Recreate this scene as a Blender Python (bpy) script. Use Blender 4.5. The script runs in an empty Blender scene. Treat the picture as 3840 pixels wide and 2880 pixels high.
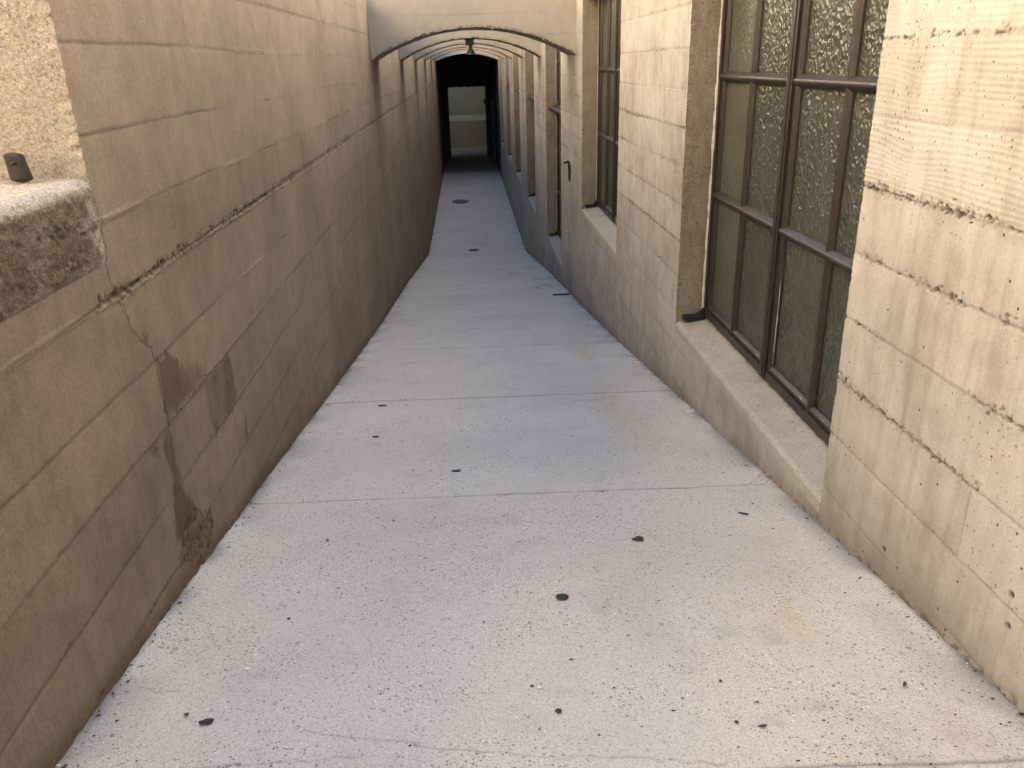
import bpy, bmesh, math, random
import numpy as np
from mathutils import Matrix, Vector
R = math.radians
sc = bpy.context.scene
C = sc.collection

# ---------------------------------------------------------------- camera
cam_d = bpy.data.cameras.new('camera'); cam = bpy.data.objects.new('camera', cam_d); C.objects.link(cam)
cam_d.sensor_width = 36.0; cam_d.lens = 28.06; cam_d.clip_start = 0.02; cam_d.clip_end = 500
M = Matrix(((0.9980394512799223, -0.056368055075068216, -0.027201030420288114),
            (0.04636860335134113, 0.37401269408835575, 0.9262637082839941),
            (-0.042038153053117824, -0.9257089969465697, 0.3758931319671304)))
cam.matrix_world = Matrix.Translation((0, 0, 4.08)) @ M.transposed().to_4x4()
sc.camera = cam
# ---------------------------------------------------------------- light
SUN_EL, SUN_AZ = 27.0, 68.0          # azimuth clockwise from +Y (the way the alley runs)
w = bpy.data.worlds.new('World'); sc.world = w; w.use_nodes = True
nt = w.node_tree; bg = nt.nodes['Background']
sky = nt.nodes.new('ShaderNodeTexSky'); sky.sky_type = 'NISHITA'; sky.sun_disc = False
sky.sun_elevation = R(SUN_EL); sky.sun_rotation = R(SUN_AZ); sky.air_density = 1.0; sky.dust_density = 7.0; sky.ozone_density = 0.3
nt.links.new(sky.outputs[0], bg.inputs[0]); bg.inputs[1].default_value = 0.15
sd = bpy.data.lights.new('sun', 'SUN'); so = bpy.data.objects.new('sun', sd); C.objects.link(so)
sd.energy = 2.3; sd.angle = R(0.53); sd.color = (1.0, 0.93, 0.80)
dirv = Vector((math.sin(R(SUN_AZ)) * math.cos(R(SUN_EL)), math.cos(R(SUN_AZ)) * math.cos(R(SUN_EL)), math.sin(R(SUN_EL))))
so.rotation_euler = dirv.to_track_quat('Z', 'Y').to_euler(); so.location = (20, -5, 30)
sc.view_settings.view_transform = 'Standard'; sc.view_settings.look = 'None'
sc.view_settings.exposure = 2.58; sc.view_settings.gamma = 1.0
sc.cycles.max_bounces = 8; sc.cycles.diffuse_bounces = 6; sc.cycles.glossy_bounces = 3
sc.cycles.caustics_reflective = False; sc.cycles.caustics_refractive = False
sc.cycles.use_denoising = True

# ---------------------------------------------------------------- sizes (metres)
XL, XR = -0.9946, 1.2356            # faces of the two walls
XF = 1.40                           # face of the window frames
XG = 1.432                          # glass
WIN = [(2.49, 4.66, 2.555), (6.74, 8.90, 2.53), (10.92, 12.95, 1.40), (15.15, 17.25, 1.37), (19.30, 21.45, 1.36), (23.40, 25.58, 1.35), (27.95, 30.05, 1.33)]
WTOP = 5.25
BEAM = [9.43, 13.62, 17.72, 21.95, 26.25]
MOUTH = 30.62
YE = 2.20; ZP = 3.825
LTOP, RTOP = 4.72, 6.0
KN = [-3.0, 0.0, 1.0, 2.0, 3.5, 5.0, 8.0, 12.0, 18.0, 18.6, 60.0]
KZ = [2.88, 2.80, 2.693, 2.539, 2.293, 2.039, 1.552, 0.983, 0.03, 0.01, 0.0]
def floor_z(y): return np.interp(y, KN, KZ)

# ---------------------------------------------------------------- numpy noise
def _h(i, j, s):
    i = i.astype(np.int64) & 0xffffffff; j = j.astype(np.int64) & 0xffffffff
    n = (i * 374761393 + j * 668265263 + s * 2246822519) & 0xffffffff
    n = ((n ^ (n >> 13)) * 1274126177) & 0xffffffff
    n = ((n ^ (n >> 16)) * 2654435761) & 0xffffffff
    return ((n ^ (n >> 15)) & 0xffffff) / float(0xffffff)
def vn(x, y, s=0):
    x = np.asarray(x, float); y = np.asarray(y, float) + np.zeros_like(x)
    xi = np.floor(x); yi = np.floor(y); fx = x - xi; fy = y - yi
    fx = fx * fx * (3 - 2 * fx); fy = fy * fy * (3 - 2 * fy)
    a = _h(xi, yi, s); b = _h(xi + 1, yi, s); c = _h(xi, yi + 1, s); d = _h(xi + 1, yi + 1, s)
    return (a + (b - a) * fx) * (1 - fy) + (c + (d - c) * fx) * fy
def fbm(x, y, s=0, o=4):
    r = 0; a = .5; t = 0
    for k in range(o):
        r = r + a * vn(x * 2 ** k, y * 2 ** k, s + k * 17); t += a; a *= .5
    return r / t
def sst(a, b, x):
    t = np.clip((x - a) / (b - a), 0, 1); return t * t * (3 - 2 * t)
def inpoly(px, py, poly):
    r = np.zeros(px.shape, bool); n = len(poly)
    for i in range(n):
        x1, y1 = poly[i]; x2, y2 = poly[(i + 1) % n]
        if y1 == y2: continue
        r ^= ((y1 > py) != (y2 > py)) & (px < (x2 - x1) * (py - y1) / (y2 - y1) + x1)
    return r
def dline(px, py, pts):
    d = np.full(px.shape, 9.0)
    for (x1, y1), (x2, y2) in zip(pts[:-1], pts[1:]):
        vx, vy = x2 - x1, y2 - y1
        t = np.clip(((px - x1) * vx + (py - y1) * vy) / (vx * vx + vy * vy), 0, 1)
        d = np.minimum(d, np.hypot(px - x1 - t * vx, py - y1 - t * vy))
    return d

# ---------------------------------------------------------------- mesh helpers
def link(name, me, mat, parent=None, smooth=True):
    o = bpy.data.objects.new(name, me); C.objects.link(o)
    if mat:
        for m in (mat if isinstance(mat, (list, tuple)) else [mat]): me.materials.append(m)
    if smooth: me.polygons.foreach_set('use_smooth', np.ones(len(me.polygons), bool))
    if parent: o.parent = parent
    return o
def mesh_arrays(name, co, quads, attrs=None):
    me = bpy.data.meshes.new(name); co = np.asarray(co, np.float32); quads = np.asarray(quads, np.int32)
    me.vertices.add(len(co)); me.vertices.foreach_set('co', co.ravel())
    me.loops.add(quads.size); me.loops.foreach_set('vertex_index', quads.ravel())
    me.polygons.add(len(quads)); me.polygons.foreach_set('loop_start', np.arange(len(quads), dtype=np.int32) * 4)
    for k, v in (attrs or {}).items():
        a = me.attributes.new(k, 'FLOAT', 'POINT'); a.data.foreach_set('value', np.asarray(v, np.float32).ravel())
    me.update(calc_edges=True); me.validate()
    return me
class Soup:
    """collects quad grids and boxes into one mesh, with the three surface attributes"""
    def __init__(s): s.co = []; s.q = []; s.at = {'pit': [], 'stain': [], 'tone': []}; s.n = 0
    def grid(s, X, Y, Z, at=None, flip=False, drop=None):
        a, b = X.shape; idx = np.arange(a * b).reshape(a, b) + s.n
        q = np.stack([idx[:-1, :-1], idx[1:, :-1], idx[1:, 1:], idx[:-1, 1:]], -1)
        if flip: q = q[..., ::-1]
        if drop is not None: q = q[~drop]
        s.q.append(q.reshape(-1, 4)); s.co.append(np.stack([X, Y, Z], -1).reshape(-1, 3)); s.n += a * b
        for k in s.at:
            v = (at or {}).get(k, 0.5 if k == 'tone' else 0.0)
            s.at[k].append((np.zeros((a, b)) + v).ravel())
    def box(s, x0, x1, y0, y1, z0, z1, faces='xXyYzZ'):
        for f in faces:
            if f in 'xX':
                x = x0 if f == 'x' else x1; Y, Z = np.meshgrid([y0, y1], [z0, z1], indexing='ij'); s.grid(np.full(Y.shape, x), Y, Z, flip=(f == 'x'))
            elif f in 'yY':
                y = y0 if f == 'y' else y1; X, Z = np.meshgrid([x0, x1], [z0, z1], indexing='ij'); s.grid(X, np.full(X.shape, y), Z, flip=(f == 'Y'))
            else:
                z = z0 if f == 'z' else z1; X, Y = np.meshgrid([x0, x1], [y0, y1], indexing='ij'); s.grid(X, Y, np.full(X.shape, z), flip=(f == 'z'))
    def build(s, name, mat, parent=None, smooth=True):
        return link(name, mesh_arrays(name, np.concatenate(s.co), np.concatenate(s.q), {k: np.concatenate(v) for k, v in s.at.items()}), mat, parent, smooth)
def lines(*segs):
    """lines((a, b, step), ...) -> sorted unique coordinates"""
    out = []
    for a, b, st in segs: out.append(np.linspace(a, b, max(2, int(math.ceil((b - a) / st)) + 1)))
    v = np.unique(np.round(np.concatenate(out), 5)); return v
def growing(a, b, s0, k):
    v = [a]; st = s0
    while v[-1] + st < b - st * .5: v.append(v[-1] + st); st = s0 * (v[-1] / a) ** k
    v.append(b); return np.array(v)
def thing(name, label, cat, loc=(0, 0, 0), group=None):
    o = bpy.data.objects.new(name, None); C.objects.link(o); o.location = loc; tag(o, label, cat, group); return o
def tag(o, label, cat, group=None):
    o['label'] = label; o['category'] = cat
    if group: o['group'] = group
    return o

# ---------------------------------------------------------------- materials
class NT:
    def __init__(s, name):
        s.m = bpy.data.materials.new(name); s.m.use_nodes = True; s.t = s.m.node_tree; s.N = s.t.nodes
        s.b = s.N['Principled BSDF']; s.co = s.N.new('ShaderNodeTexCoord').outputs['Object']
    def set(s, **k):
        for n, v in k.items():
            i = s.b.inputs[n.replace('_', ' ')]
            if hasattr(v, 'is_output') or isinstance(v, bpy.types.NodeSocket): s.t.links.new(v, i)
            else: i.default_value = v
    def L(s, v, i):
        if isinstance(v, bpy.types.NodeSocket): s.t.links.new(v, i)
        else: i.default_value = v
    def math(s, op, a, b=0.0, c=0.0, clamp=False):
        n = s.N.new('ShaderNodeMath'); n.operation = op; n.use_clamp = clamp
        s.L(a, n.inputs[0]); s.L(b, n.inputs[1]); s.L(c, n.inputs[2]); return n.outputs[0]
    def map(s, sx, sy, sz):
        n = s.N.new('ShaderNodeMapping'); n.inputs['Scale'].default_value = (sx, sy, sz); s.L(s.co, n.inputs[0]); return n.outputs[0]
    def noise(s, sc_, det=4, rough=.55, vec=None, dist=0.0):
        n = s.N.new('ShaderNodeTexNoise'); s.L(vec if vec is not None else s.co, n.inputs['Vector'])
        n.inputs['Scale'].default_value = sc_; n.inputs['Detail'].default_value = det; n.inputs['Roughness'].default_value = rough
        n.inputs['Distortion'].default_value = dist; return n.outputs[0]
    def vor(s, sc_, vec=None, feat='F1', rnd=1.0, out='Distance'):
        n = s.N.new('ShaderNodeTexVoronoi'); n.feature = feat; s.L(vec if vec is not None else s.co, n.inputs['Vector'])
        n.inputs['Scale'].default_value = sc_; n.inputs['Randomness'].default_value = rnd; return n.outputs[out]
    def ramp(s, v, a, b, lo=0.0, hi=1.0):
        n = s.N.new('ShaderNodeMapRange'); n.interpolation_type = 'SMOOTHSTEP'; s.L(v, n.inputs[0])
        n.inputs[1].default_value = a; n.inputs[2].default_value = b; n.inputs[3].default_value = lo; n.inputs[4].default_value = hi; return n.outputs[0]
    def mix(s, f, a, b, mode='MIX'):
        n = s.N.new('ShaderNodeMix'); n.data_type = 'RGBA'; n.blend_type = mode
        s.L(f, n.inputs[0]); s.L(a if isinstance(a, bpy.types.NodeSocket) else (*a, 1), n.inputs[6]); s.L(b if isinstance(b, bpy.types.NodeSocket) else (*b, 1), n.inputs[7]); return n.outputs[2]
    def attr(s, n_):
        n = s.N.new('ShaderNodeAttribute'); n.attribute_name = n_; return n.outputs['Fac']
    def bump(s, h, dist, strength=1.0, prev=None):
        n = s.N.new('ShaderNodeBump'); n.inputs['Distance'].default_value = dist; n.inputs['Strength'].default_value = strength
        s.L(h, n.inputs['Height'])
        if prev is not None: s.L(prev, n.inputs['Normal'])
        return n.outputs[0]
    def random_col(s, vor_out):
        n = s.N.new('ShaderNodeSeparateColor'); s.L(vor_out, n.inputs[0]); return n.outputs[0]

def concrete(name, light, dark, stain, streak=.5, grain=1.0, speck=.5, coarse=0.0, rough=.85):
    k = NT(name)
    big = k.noise(1.3, 5, .6); mid = k.noise(9, 5, .6); fine = k.noise(120, 3, .6)
    st = k.noise(1.0, 4, .6, k.map(22, 22, 1.6)); st2 = k.noise(1.0, 3, .6, k.map(60, 60, 5))
    tone = k.attr('tone')
    f = k.math('ADD', k.math('MULTIPLY', k.ramp(big, .3, .7), .42), k.math('MULTIPLY', k.ramp(mid, .35, .7), .34))
    f = k.math('ADD', f, k.math('MULTIPLY', k.ramp(st, .42, .75), streak * .45))
    f = k.math('ADD', f, k.math('MULTIPLY', k.ramp(st2, .5, .8), streak * .18))
    f = k.math('ADD', f, k.math('MULTIPLY', k.math('SUBTRACT', tone, .5), .9), clamp=True)
    col = k.mix(f, light, dark)
    fs = k.ramp(fine, .35, .65, 1 - .12 * grain, 1 + .09 * grain)
    nn = k.N.new('ShaderNodeCombineColor'); [k.L(fs, nn.inputs[i]) for i in range(3)]
    col = k.mix(1.0, col, nn.outputs[0], 'MULTIPLY')
    if speck:
        vc = k.random_col(k.vor(95, out='Color')); vd = k.vor(95)
        sp = k.math('MULTIPLY', k.ramp(vc, .90, .93), k.ramp(vd, .55, .35))
        col = k.mix(k.math('MULTIPLY', sp, speck), col, (.09, .07, .055))
        vc2 = k.random_col(k.vor(38, out='Color')); vd2 = k.vor(38)
        sp2 = k.math('MULTIPLY', k.ramp(vc2, .989, .993), k.ramp(vd2, .20, .10))
        col = k.mix(k.math('MULTIPLY', sp2, speck * 1.3, clamp=True), col, (.07, .05, .04))
    if coarse:
        v = k.vor(240, out='Color'); rc = k.random_col(v)
        col = k.mix(k.math('MULTIPLY', k.ramp(rc, .62, .95), coarse), col, tuple(min(1, c * 1.55) for c in light))
        col = k.mix(k.math('MULTIPLY', k.ramp(rc, .30, .05), coarse), col, tuple(c * .45 for c in dark))
    col = k.mix(k.math('MULTIPLY', k.attr('stain'), 1.0, clamp=True), col, stain, 'MULTIPLY')
    col = k.mix(k.math('MULTIPLY', k.attr('pit'), .85, clamp=True), col, (.055, .042, .034))
    n1 = k.bump(fine, .0012 * grain, .8)
    n2 = k.bump(k.vor(70), .0016 * grain, .35, n1)
    if coarse: n2 = k.bump(k.vor(240), .003 * coarse, .8, n2)
    n3 = k.bump(mid, .004, .6, n2)
    k.set(Base_Color=col, Roughness=rough, Normal=n3); k.b.inputs['Specular IOR Level'].default_value = .25
    return k.m
M_RIGHT = concrete('board_marked_concrete_pale', (.465, .450, .426), (.28, .262, .228), (.66, .63, .58), streak=.8, speck=.8, grain=.5)
M_LEFT = concrete('board_marked_concrete_brown', (.243, .196, .143), (.150, .119, .084), (.50, .45, .36), streak=.45, speck=.35)
M_BEAM = concrete('beam_concrete', (.45, .42, .365), (.35, .32, .27), (.5, .45, .4), streak=.3, speck=.12, grain=.5)
M_JAMB = concrete('jamb_concrete', (.36, .32, .25), (.22, .185, .13), (.6, .5, .4), streak=.6, speck=.6, grain=1.6)
M_SILL = concrete('sill_concrete', (.40, .39, .35), (.28, .27, .235), (.8, .55, .3), streak=.15, speck=.3)
M_COARSE = concrete('coarse_concrete', (.38, .345, .295), (.27, .235, .19), (.33, .28, .22), streak=.2, speck=.5, coarse=.45, grain=1.3)
M_STUCCO = concrete('ochre_stucco', (.70, .63, .525), (.66, .59, .485), (.7, .6, .5), streak=.2, speck=.0)

def floor_mat():
    k = NT('exposed_aggregate_concrete')
    big = k.noise(.9, 5, .6); mid = k.noise(5, 6, .65); fine = k.noise(190, 3, .6)
    col = k.mix(k.ramp(big, .3, .7), (.575, .565, .52), (.515, .505, .468))
    col = k.mix(k.math('MULTIPLY', k.ramp(mid, .52, .8), .55), col, (.42, .39, .36))
    fs = k.ramp(fine, .3, .7, .84, 1.13); nn = k.N.new('ShaderNodeCombineColor'); [k.L(fs, nn.inputs[i]) for i in range(3)]
    col = k.mix(1.0, col, nn.outputs[0], 'MULTIPLY')
    dens = k.ramp(k.noise(3.1, 4, .6), .35, .7)
    for scale, thr, r0, r1, amt, c in ((210, .74, .5, .3, .7, (.14, .13, .13)), (120, .84, .45, .25, .9, (.10, .095, .10)), (60, .925, .34, .2, .8, (.10, .09, .09)), (44, .93, .26, .14, .7, (.17, .16, .15)), (33, .972, .30, .16, .75, (.13, .13, .15)),
                                       (160, .90, .45, .3, .7, (.80, .78, .74)), (75, .965, .32, .2, .8, (.85, .84, .80))):
        rc = k.random_col(k.vor(scale, out='Color')); d = k.vor(scale)
        mask = k.math('MULTIPLY', k.ramp(rc, thr, thr + .02), k.ramp(d, r0, r1))
        mask = k.math('MULTIPLY', mask, k.math('ADD', k.math('MULTIPLY', dens, .7), .45, clamp=True))
        col = k.mix(k.math('MULTIPLY', mask, amt), col, c)
    col = k.mix(k.attr('stain'), col, (.93, .76, .40), 'MULTIPLY')
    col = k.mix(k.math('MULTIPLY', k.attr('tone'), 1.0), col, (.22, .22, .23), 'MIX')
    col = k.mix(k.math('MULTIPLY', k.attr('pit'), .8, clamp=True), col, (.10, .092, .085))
    n1 = k.bump(fine, .0015, .8); n2 = k.bump(k.vor(150), .0022, .6, n1); n3 = k.bump(k.noise(40, 3), .003, .5, n2)
    k.set(Base_Color=col, Roughness=.8, Normal=n3); k.b.inputs['Specular IOR Level'].default_value = .3
    return k.m
M_FLOOR = floor_mat()

def paint(name, col, rough=.45, wear=None, scale=40):
    k = NT(name); n = k.noise(scale, 4, .6); c = k.mix(k.ramp(n, .3, .7), col, tuple(x * .72 for x in col))
    if wear: c = k.mix(k.ramp(k.noise(28, 5, .7, k.map(1, .35, .35)), .66, .70), c, wear)
    k.set(Base_Color=c, Roughness=k.ramp(n, .2, .8, rough - .1, rough + .15), Normal=k.bump(n, .0012, .6)); return k.m
M_FRAME = paint('dark_brown_frame_paint', (.036, .027, .023), .42)
M_BLACK = paint('black_iron', (.018, .017, .018), .5)
M_RUST = paint('rusty_iron', (.034, .029, .026), .8, (.07, .04, .025))
M_LAMP = paint('lamp_dark_enamel', (.010, .010, .012), .5)
M_SHADE = paint('lamp_shade_enamel', (.025, .028, .024), .45)
M_CAULK = paint('old_white_caulk', (.62, .60, .56), .8)
M_PEEL = paint('peeling_grey_paint', (.50, .47, .44), .8)
M_TEAL = paint('teal_door_paint', (.022, .045, .052), .5)
M_PASS = paint('dark_passage_plaster', (.10, .10, .107), .9)  # even dark colour for the passage interior
M_GUM = paint('black_gum', (.032, .033, .038), .75, (.12, .12, .12), 120)
M_GREYSPOT = paint('grey_spot', (.12, .115, .11), .9)
M_WHITE = paint('white_pebble', (.78, .76, .70), .7)
M_LEAF = paint('dry_leaf', (.085, .055, .04), .8)
M_COURT = concrete('court_plaster', (.24, .245, .205), (.16, .165, .135), (.6, .6, .5), streak=.3, speck=.0)
M_DARKTW = paint('dark_litter', (.05, .042, .038), .9)
M_GRATE = paint('drain_iron', (.035, .03, .028), .7)
M_GROUND = concrete('ground_concrete', (.40, .35, .28), (.3, .26, .2), (.5, .5, .5), speck=.2)

def glass_mat(name, bump_amt, col):
    k = NT(name)
    v = k.N.new('ShaderNodeTexVoronoi'); v.feature = 'SMOOTH_F1'; v.inputs['Scale'].default_value = 1.0; v.inputs['Smoothness'].default_value = .35
    wob = k.noise(14, 2); mp = k.map(44, 44, 40)
    mm = k.N.new('ShaderNodeVectorMath'); mm.operation = 'ADD'; k.L(mp, mm.inputs[0])
    sc2 = k.N.new('ShaderNodeTexNoise'); k.L(k.co, sc2.inputs['Vector']); sc2.inputs['Scale'].default_value = 22
    ms = k.N.new('ShaderNodeVectorMath'); ms.operation = 'SCALE'; k.L(sc2.outputs['Color'], ms.inputs[0]); ms.inputs['Scale'].default_value = 2.2
    k.L(ms.outputs[0], mm.inputs[1]); k.L(mm.outputs[0], v.inputs['Vector'])
    h = k.math('MULTIPLY', v.outputs['Distance'], k.ramp(wob, .3, .6, .45, 1.0))
    c = k.mix(k.ramp(k.noise(3, 2), .3, .7), col, tuple(x * .75 for x in col))
    k.set(Base_Color=c, Roughness=.28, Normal=k.bump(h, .0095 * bump_amt, 1.0)); k.b.inputs['Specular IOR Level'].default_value = .5
    return k.m
M_GLASS = glass_mat('pebbled_obscure_glass', 1.0, (.070, .076, .060))
M_GLASS2 = glass_mat('faint_rippled_glass', .45, (.090, .096, .078))

# ---------------------------------------------------------------- board marked relief
JR = np.array([2.615, 2.833, 3.043, 3.261, 3.477, 3.689, 3.895, 4.111, 4.332]); JL = np.array([2.600, 2.812, 3.030, 3.246, 3.502, 3.710, 3.929, 4.153, 4.372])
def extend(j): return np.concatenate([np.arange(j[0] - .216 * 14, j[0] - .01, .216), j, j[-1] + .216 * np.arange(1, 26)])
JR, JL = extend(JR), extend(JL)
HCR = {3.689: 1.0, 4.111: .62, 3.477: .75, 3.261: .8, 3.043: .95, 2.833: .62, 3.895: .38, 2.615: .3, 4.332: .5}
HCL = {3.502: 1.25, 3.246: .34, 4.372: .7, 3.030: .45, 2.812: .42, 2.600: .4, 3.710: .12, 3.929: .08, 4.153: .12}
S1 = [(2.376, 3.243), (2.483, 3.234), (2.581, 3.16), (2.788, 3.069), (2.781, 3.026), (2.945, 3.024), (3.065, 3.016), (3.082, 2.911), (3.092, 2.812), (2.966, 2.805), (2.862, 2.799), (2.773, 2.811), (2.75, 2.887), (2.75, 3.021), (2.568, 3.036), (2.459, 3.038), (2.372, 3.033), (2.371, 3.09), (2.38, 3.165)]
S2 = [(2.379, 3.03), (2.397, 2.971), (2.38, 2.896), (2.374, 2.821), (2.406, 2.749), (2.463, 2.681), (2.46, 2.64), (2.338, 2.66), (2.269, 2.664), (2.271, 2.729), (2.293, 2.815), (2.333, 2.857), (2.328, 2.923), (2.299, 2.988), (2.348, 3.02)]
S3 = [(2.374, 2.693), (2.556, 2.589), (2.59, 2.455), (2.391, 2.483), (2.254, 2.606)]
S4 = [[(3.168, 2.747), (3.152, 2.596), (3.098, 2.631)], [(2.326, 3.368), (2.363, 3.317), (2.325, 3.313)], [(2.226, 3.024), (2.283, 3.002), (2.232, 2.979)]]
C1 = [(2.246, 3.468), (2.261, 3.387), (2.302, 3.349), (2.327, 3.318), (2.372, 3.291), (2.372, 3.25), (2.379, 3.177), (2.371, 3.09), (2.372, 3.033), (2.347, 2.881), (2.271, 2.729)]
C2 = [(2.178, 3.599), (2.145, 3.601), (2.079, 3.603), (2.046, 3.6), (1.968, 3.596), (1.883, 3.596), (1.808, 3.601), (1.734, 3.597), (1.4, 3.595)]
C3 = [(2.188, 3.812), (2.22, 3.711), (2.211, 3.686), (2.21, 3.642), (2.204, 3.613), (2.183, 3.599), (2.193, 3.559), (2.202, 3.522), (2.215, 3.495), (2.231, 3.47), (2.23, 3.451)]
D1 = [(1.976, 3.765), (2.052, 3.731), (2.114, 3.67), (2.075, 3.625), (2.017, 3.604), (1.885, 3.599), (1.919, 3.679)]
D2 = [(1.726, 3.738), (1.779, 3.711), (1.826, 3.637), (1.804, 3.605), (1.656, 3.597)]
def relief(Y, Z, side, amp=1.0):
    """height out of the wall, and the pit / stain (with painted beam shade) / tone masks, for side -1 (left) or +1 (right)"""
    J, HC = (JL, HCL) if side < 0 else (JR, HCR); sd_ = 100 if side < 0 else 200
    Zw = Z + (vn(Y * 1.3, Z * 0 + 3, sd_) - .5) * .010 + (vn(Y * 17, Z * 0, sd_ + 1) - .5) * .004
    k = np.clip(np.searchsorted(J, Zw) - 1, 0, len(J) - 2)
    dl = Zw - J[k]; du = J[k + 1] - Zw; near = np.where(dl < du, dl, du); kj = np.where(dl < du, k, k + 1)
    # butt joints in every board row
    seg_len = 2.9 if side > 0 else 3.4
    off = _h(k.astype(float), k * 0.0, sd_ + 7) * seg_len
    s = (Y + off) / seg_len; si = np.floor(s); jit = (_h(si, k.astype(float), sd_ + 8) - .5) * .55
    si2 = si + np.where((s - si) < .5 + jit, 0, 1); dv = np.abs((s - si) - (.5 + jit)) * seg_len
    bo = (_h(si2, k.astype(float), sd_ + 9) - .5) * .0018 * amp
    h = bo.copy()
    kf = kj.astype(float)
    env = vn(Y * .9, kf * 7.3, sd_ + 11)
    hcs = np.full(Y.shape, .28 if side > 0 else .16)
    for z, v in HC.items(): hcs = np.where(np.abs(J[kj] - z) < .004, v, hcs)
    if side < 0: hcs = np.where((hcs > 1) & (Y < YE - .12), .3, hcs)
    e2 = sst(.30, .62, vn(Y * 2.6, kf * 3.1, sd_ + 12)) * .75 + .25; e2 = np.where(hcs > 1, .62 + .38 * e2, e2)
    line = np.exp(-(near / .0042) ** 2) * sst(.18, .5, vn(Y * 2.2, kf * 5.7, sd_ + 13) + .25 * hcs)
    h -= line * .0022 * amp
    if side < 0:
        fn = np.exp(-(((Zw - J[kj]) + .009) / .005) ** 2) * (hcs > 1) * (.3 + vn(Y / .012, Z * 0, sd_ + 17)); h += fn * .006
        fin = np.exp(-((near - .004) / .0035) ** 2) * sst(.45, .7, vn(Y * 1.7, kf * 9.1, sd_ + 14)); h += fin * .0045 * amp
    wid = .005 + .026 * hcs * (.15 + vn(Y * 9, kf * 2.2, sd_ + 15) ** 1.6)
    up = np.where(near == dl, 1.0, .55)          # voids sit mostly just above the joint
    hc_env = np.exp(-(near / (wid * up + .003)) ** 2) * hcs * e2
    cells = vn(Y / .0075 + vn(Z / .01, Y / .01, sd_ + 23), Z / .0070, sd_ + 20) * .62 + vn(Y / .019, Z / .015, sd_ + 21) * .38
    pit = sst(.62, .84, cells + hc_env * .42 - .22) * sst(.08, .30, hc_env)
    h -= pit * .008 * amp
    h += hc_env * (vn(Y / .006, Z / .006, sd_ + 22) - .5) * .004 * amp
    # bug holes
    bh = vn(Y / .016, Z / .016, sd_ + 30); bm = sst(.991, 1.0, bh) * sst(.35, .6, vn(Y * 1.5, Z * 4, sd_ + 31)); h -= bm * .004
    pit = np.maximum(pit, bm * .6)
    pit = np.maximum(pit, line * ((.10 + .34 * env) if side > 0 else (.34 + .55 * env)))
    vl = np.exp(-(dv / .0035) ** 2) * (_h(si, k.astype(float), sd_ + 16) > (.55 if side > 0 else .72)); h -= vl * .002 * amp; pit = np.maximum(pit, vl * .2)
    # wood grain printed by the boards
    g = _h(si2, k.astype(float), sd_ + 33) ** 3
    if side > 0:
        kn_ = np.abs(J[k] - 3.689) < .01; g = np.where(kn_ & (Y < 2.6), 1.5, g); g = np.where((np.abs(J[k] - 3.895) < .01) & (Y < 2.6), .9, g)
        g = np.where((np.abs(J[k] - 3.689) < .01) & (Y > 4.6) & (Y < 5.4), 1.3, g); g = np.where((Z < 3.68) & (Y < 2.6), g * .08, g); g = np.where((Z > 4.1) & (Y < 2.6), .45, g)
        g = np.where((np.abs(J[k] - 3.261) < .01) & (Y > 4.6) & (Y < 5.8), 1.0, g)
    else: g = g * .35
    ky = 1.85 if side > 0 else 3.0
    wy = Z + .03 * (fbm(Y * 1.6, Z * 3, sd_ + 35, 3) - .5) * 2 + .020 * np.exp(-(((Y - ky) % 2.1 - .4) / .12) ** 2 - ((dl - .11) / .05) ** 2)
    gr = np.sin(wy * 2 * np.pi / .0150 + 2 * vn(Y * 3, Z * 20, sd_ + 36)); gr = np.where(gr > 0, gr, gr * .4)
    h += gr * .0021 * g * amp * (.35 + .65 * sst(.3, .6, vn(Y * 2.2, Z * 6, sd_ + 37)))
    h += (fbm(Y * 3, Z * 3, sd_ + 40) - .5) * .004 * amp
    # tone: each board its own shade, darker cement skin under the joints
    crumb = np.exp(-((near + np.where(near == dl, .0, .004)) / .020) ** 2) * np.clip(hcs - .2, 0, 1) * e2
    tone = .5 + (_h(si2, k.astype(float), sd_ + 50) - .5) * .30 + (fbm(Y * 2.4, Z * 2.4, sd_ + 51) - .5) * 1.0 + (fbm(Y * 14, Z * 3, sd_ + 53) - .5) * (.5 if side > 0 else .22)
    tone = tone + np.where(near == dl, 0, 1) * 0 + hc_env * .45 * vn(Y / .03, Z / .05, sd_ + 52) - .42 * gr * g * .5
    if side < 0: tone = tone - .55 * fn - .30 * fin
    stain = np.zeros(Y.shape)
    if side < 0:
        yw = Y + (vn(Y / .012, Z / .05, 71) - .5) * .030; zw = Z + (vn(Y / .010, Z / .03, 72) - .5) * .045
        m = np.zeros(Y.shape)
        for ox, oz, ww in ((0, 0, .28), (.007, .006, .12), (-.007, .006, .12), (.007, -.008, .12), (-.007, -.008, .12), (.014, .0, .08), (-.014, 0, .08), (0, .022, .10), (0, -.018, .08)):
            mm = inpoly(yw + ox, zw + oz, S1) | inpoly(yw + ox, Z + oz, S2)
            for p in S4: mm |= inpoly(yw + ox, Z + oz, p)
            m = m + mm * ww
        m = np.clip(m, 0, 1)
        stain = np.maximum(stain, m * (.50 + .55 * sst(.25, .75, fbm(Y * 7, Z * 5, 73))))
        m3 = inpoly(yw + (vn(Y / .05, Z / .05, 74) - .5) * .06, zw + (vn(Y / .04, Z / .04, 75) - .5) * .05, S3)
        stain = np.maximum(stain, m3 * (.35 + .6 * fbm(Y * 20, Z * 20, 83)))
        rough = m3 * vn(Y / .012, Z / .012, 76); pit = np.maximum(pit, sst(.62, .8, rough) * .9); h -= sst(.55, .8, rough) * .006
        # the run-off that greys the foot of the wall
        fz = Z - floor_z(Y)
        stain = np.maximum(stain, .75 * sst(.085, .0, fz + .05 * (vn(Y * 5, Z * 5, 79) - .5)))
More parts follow.
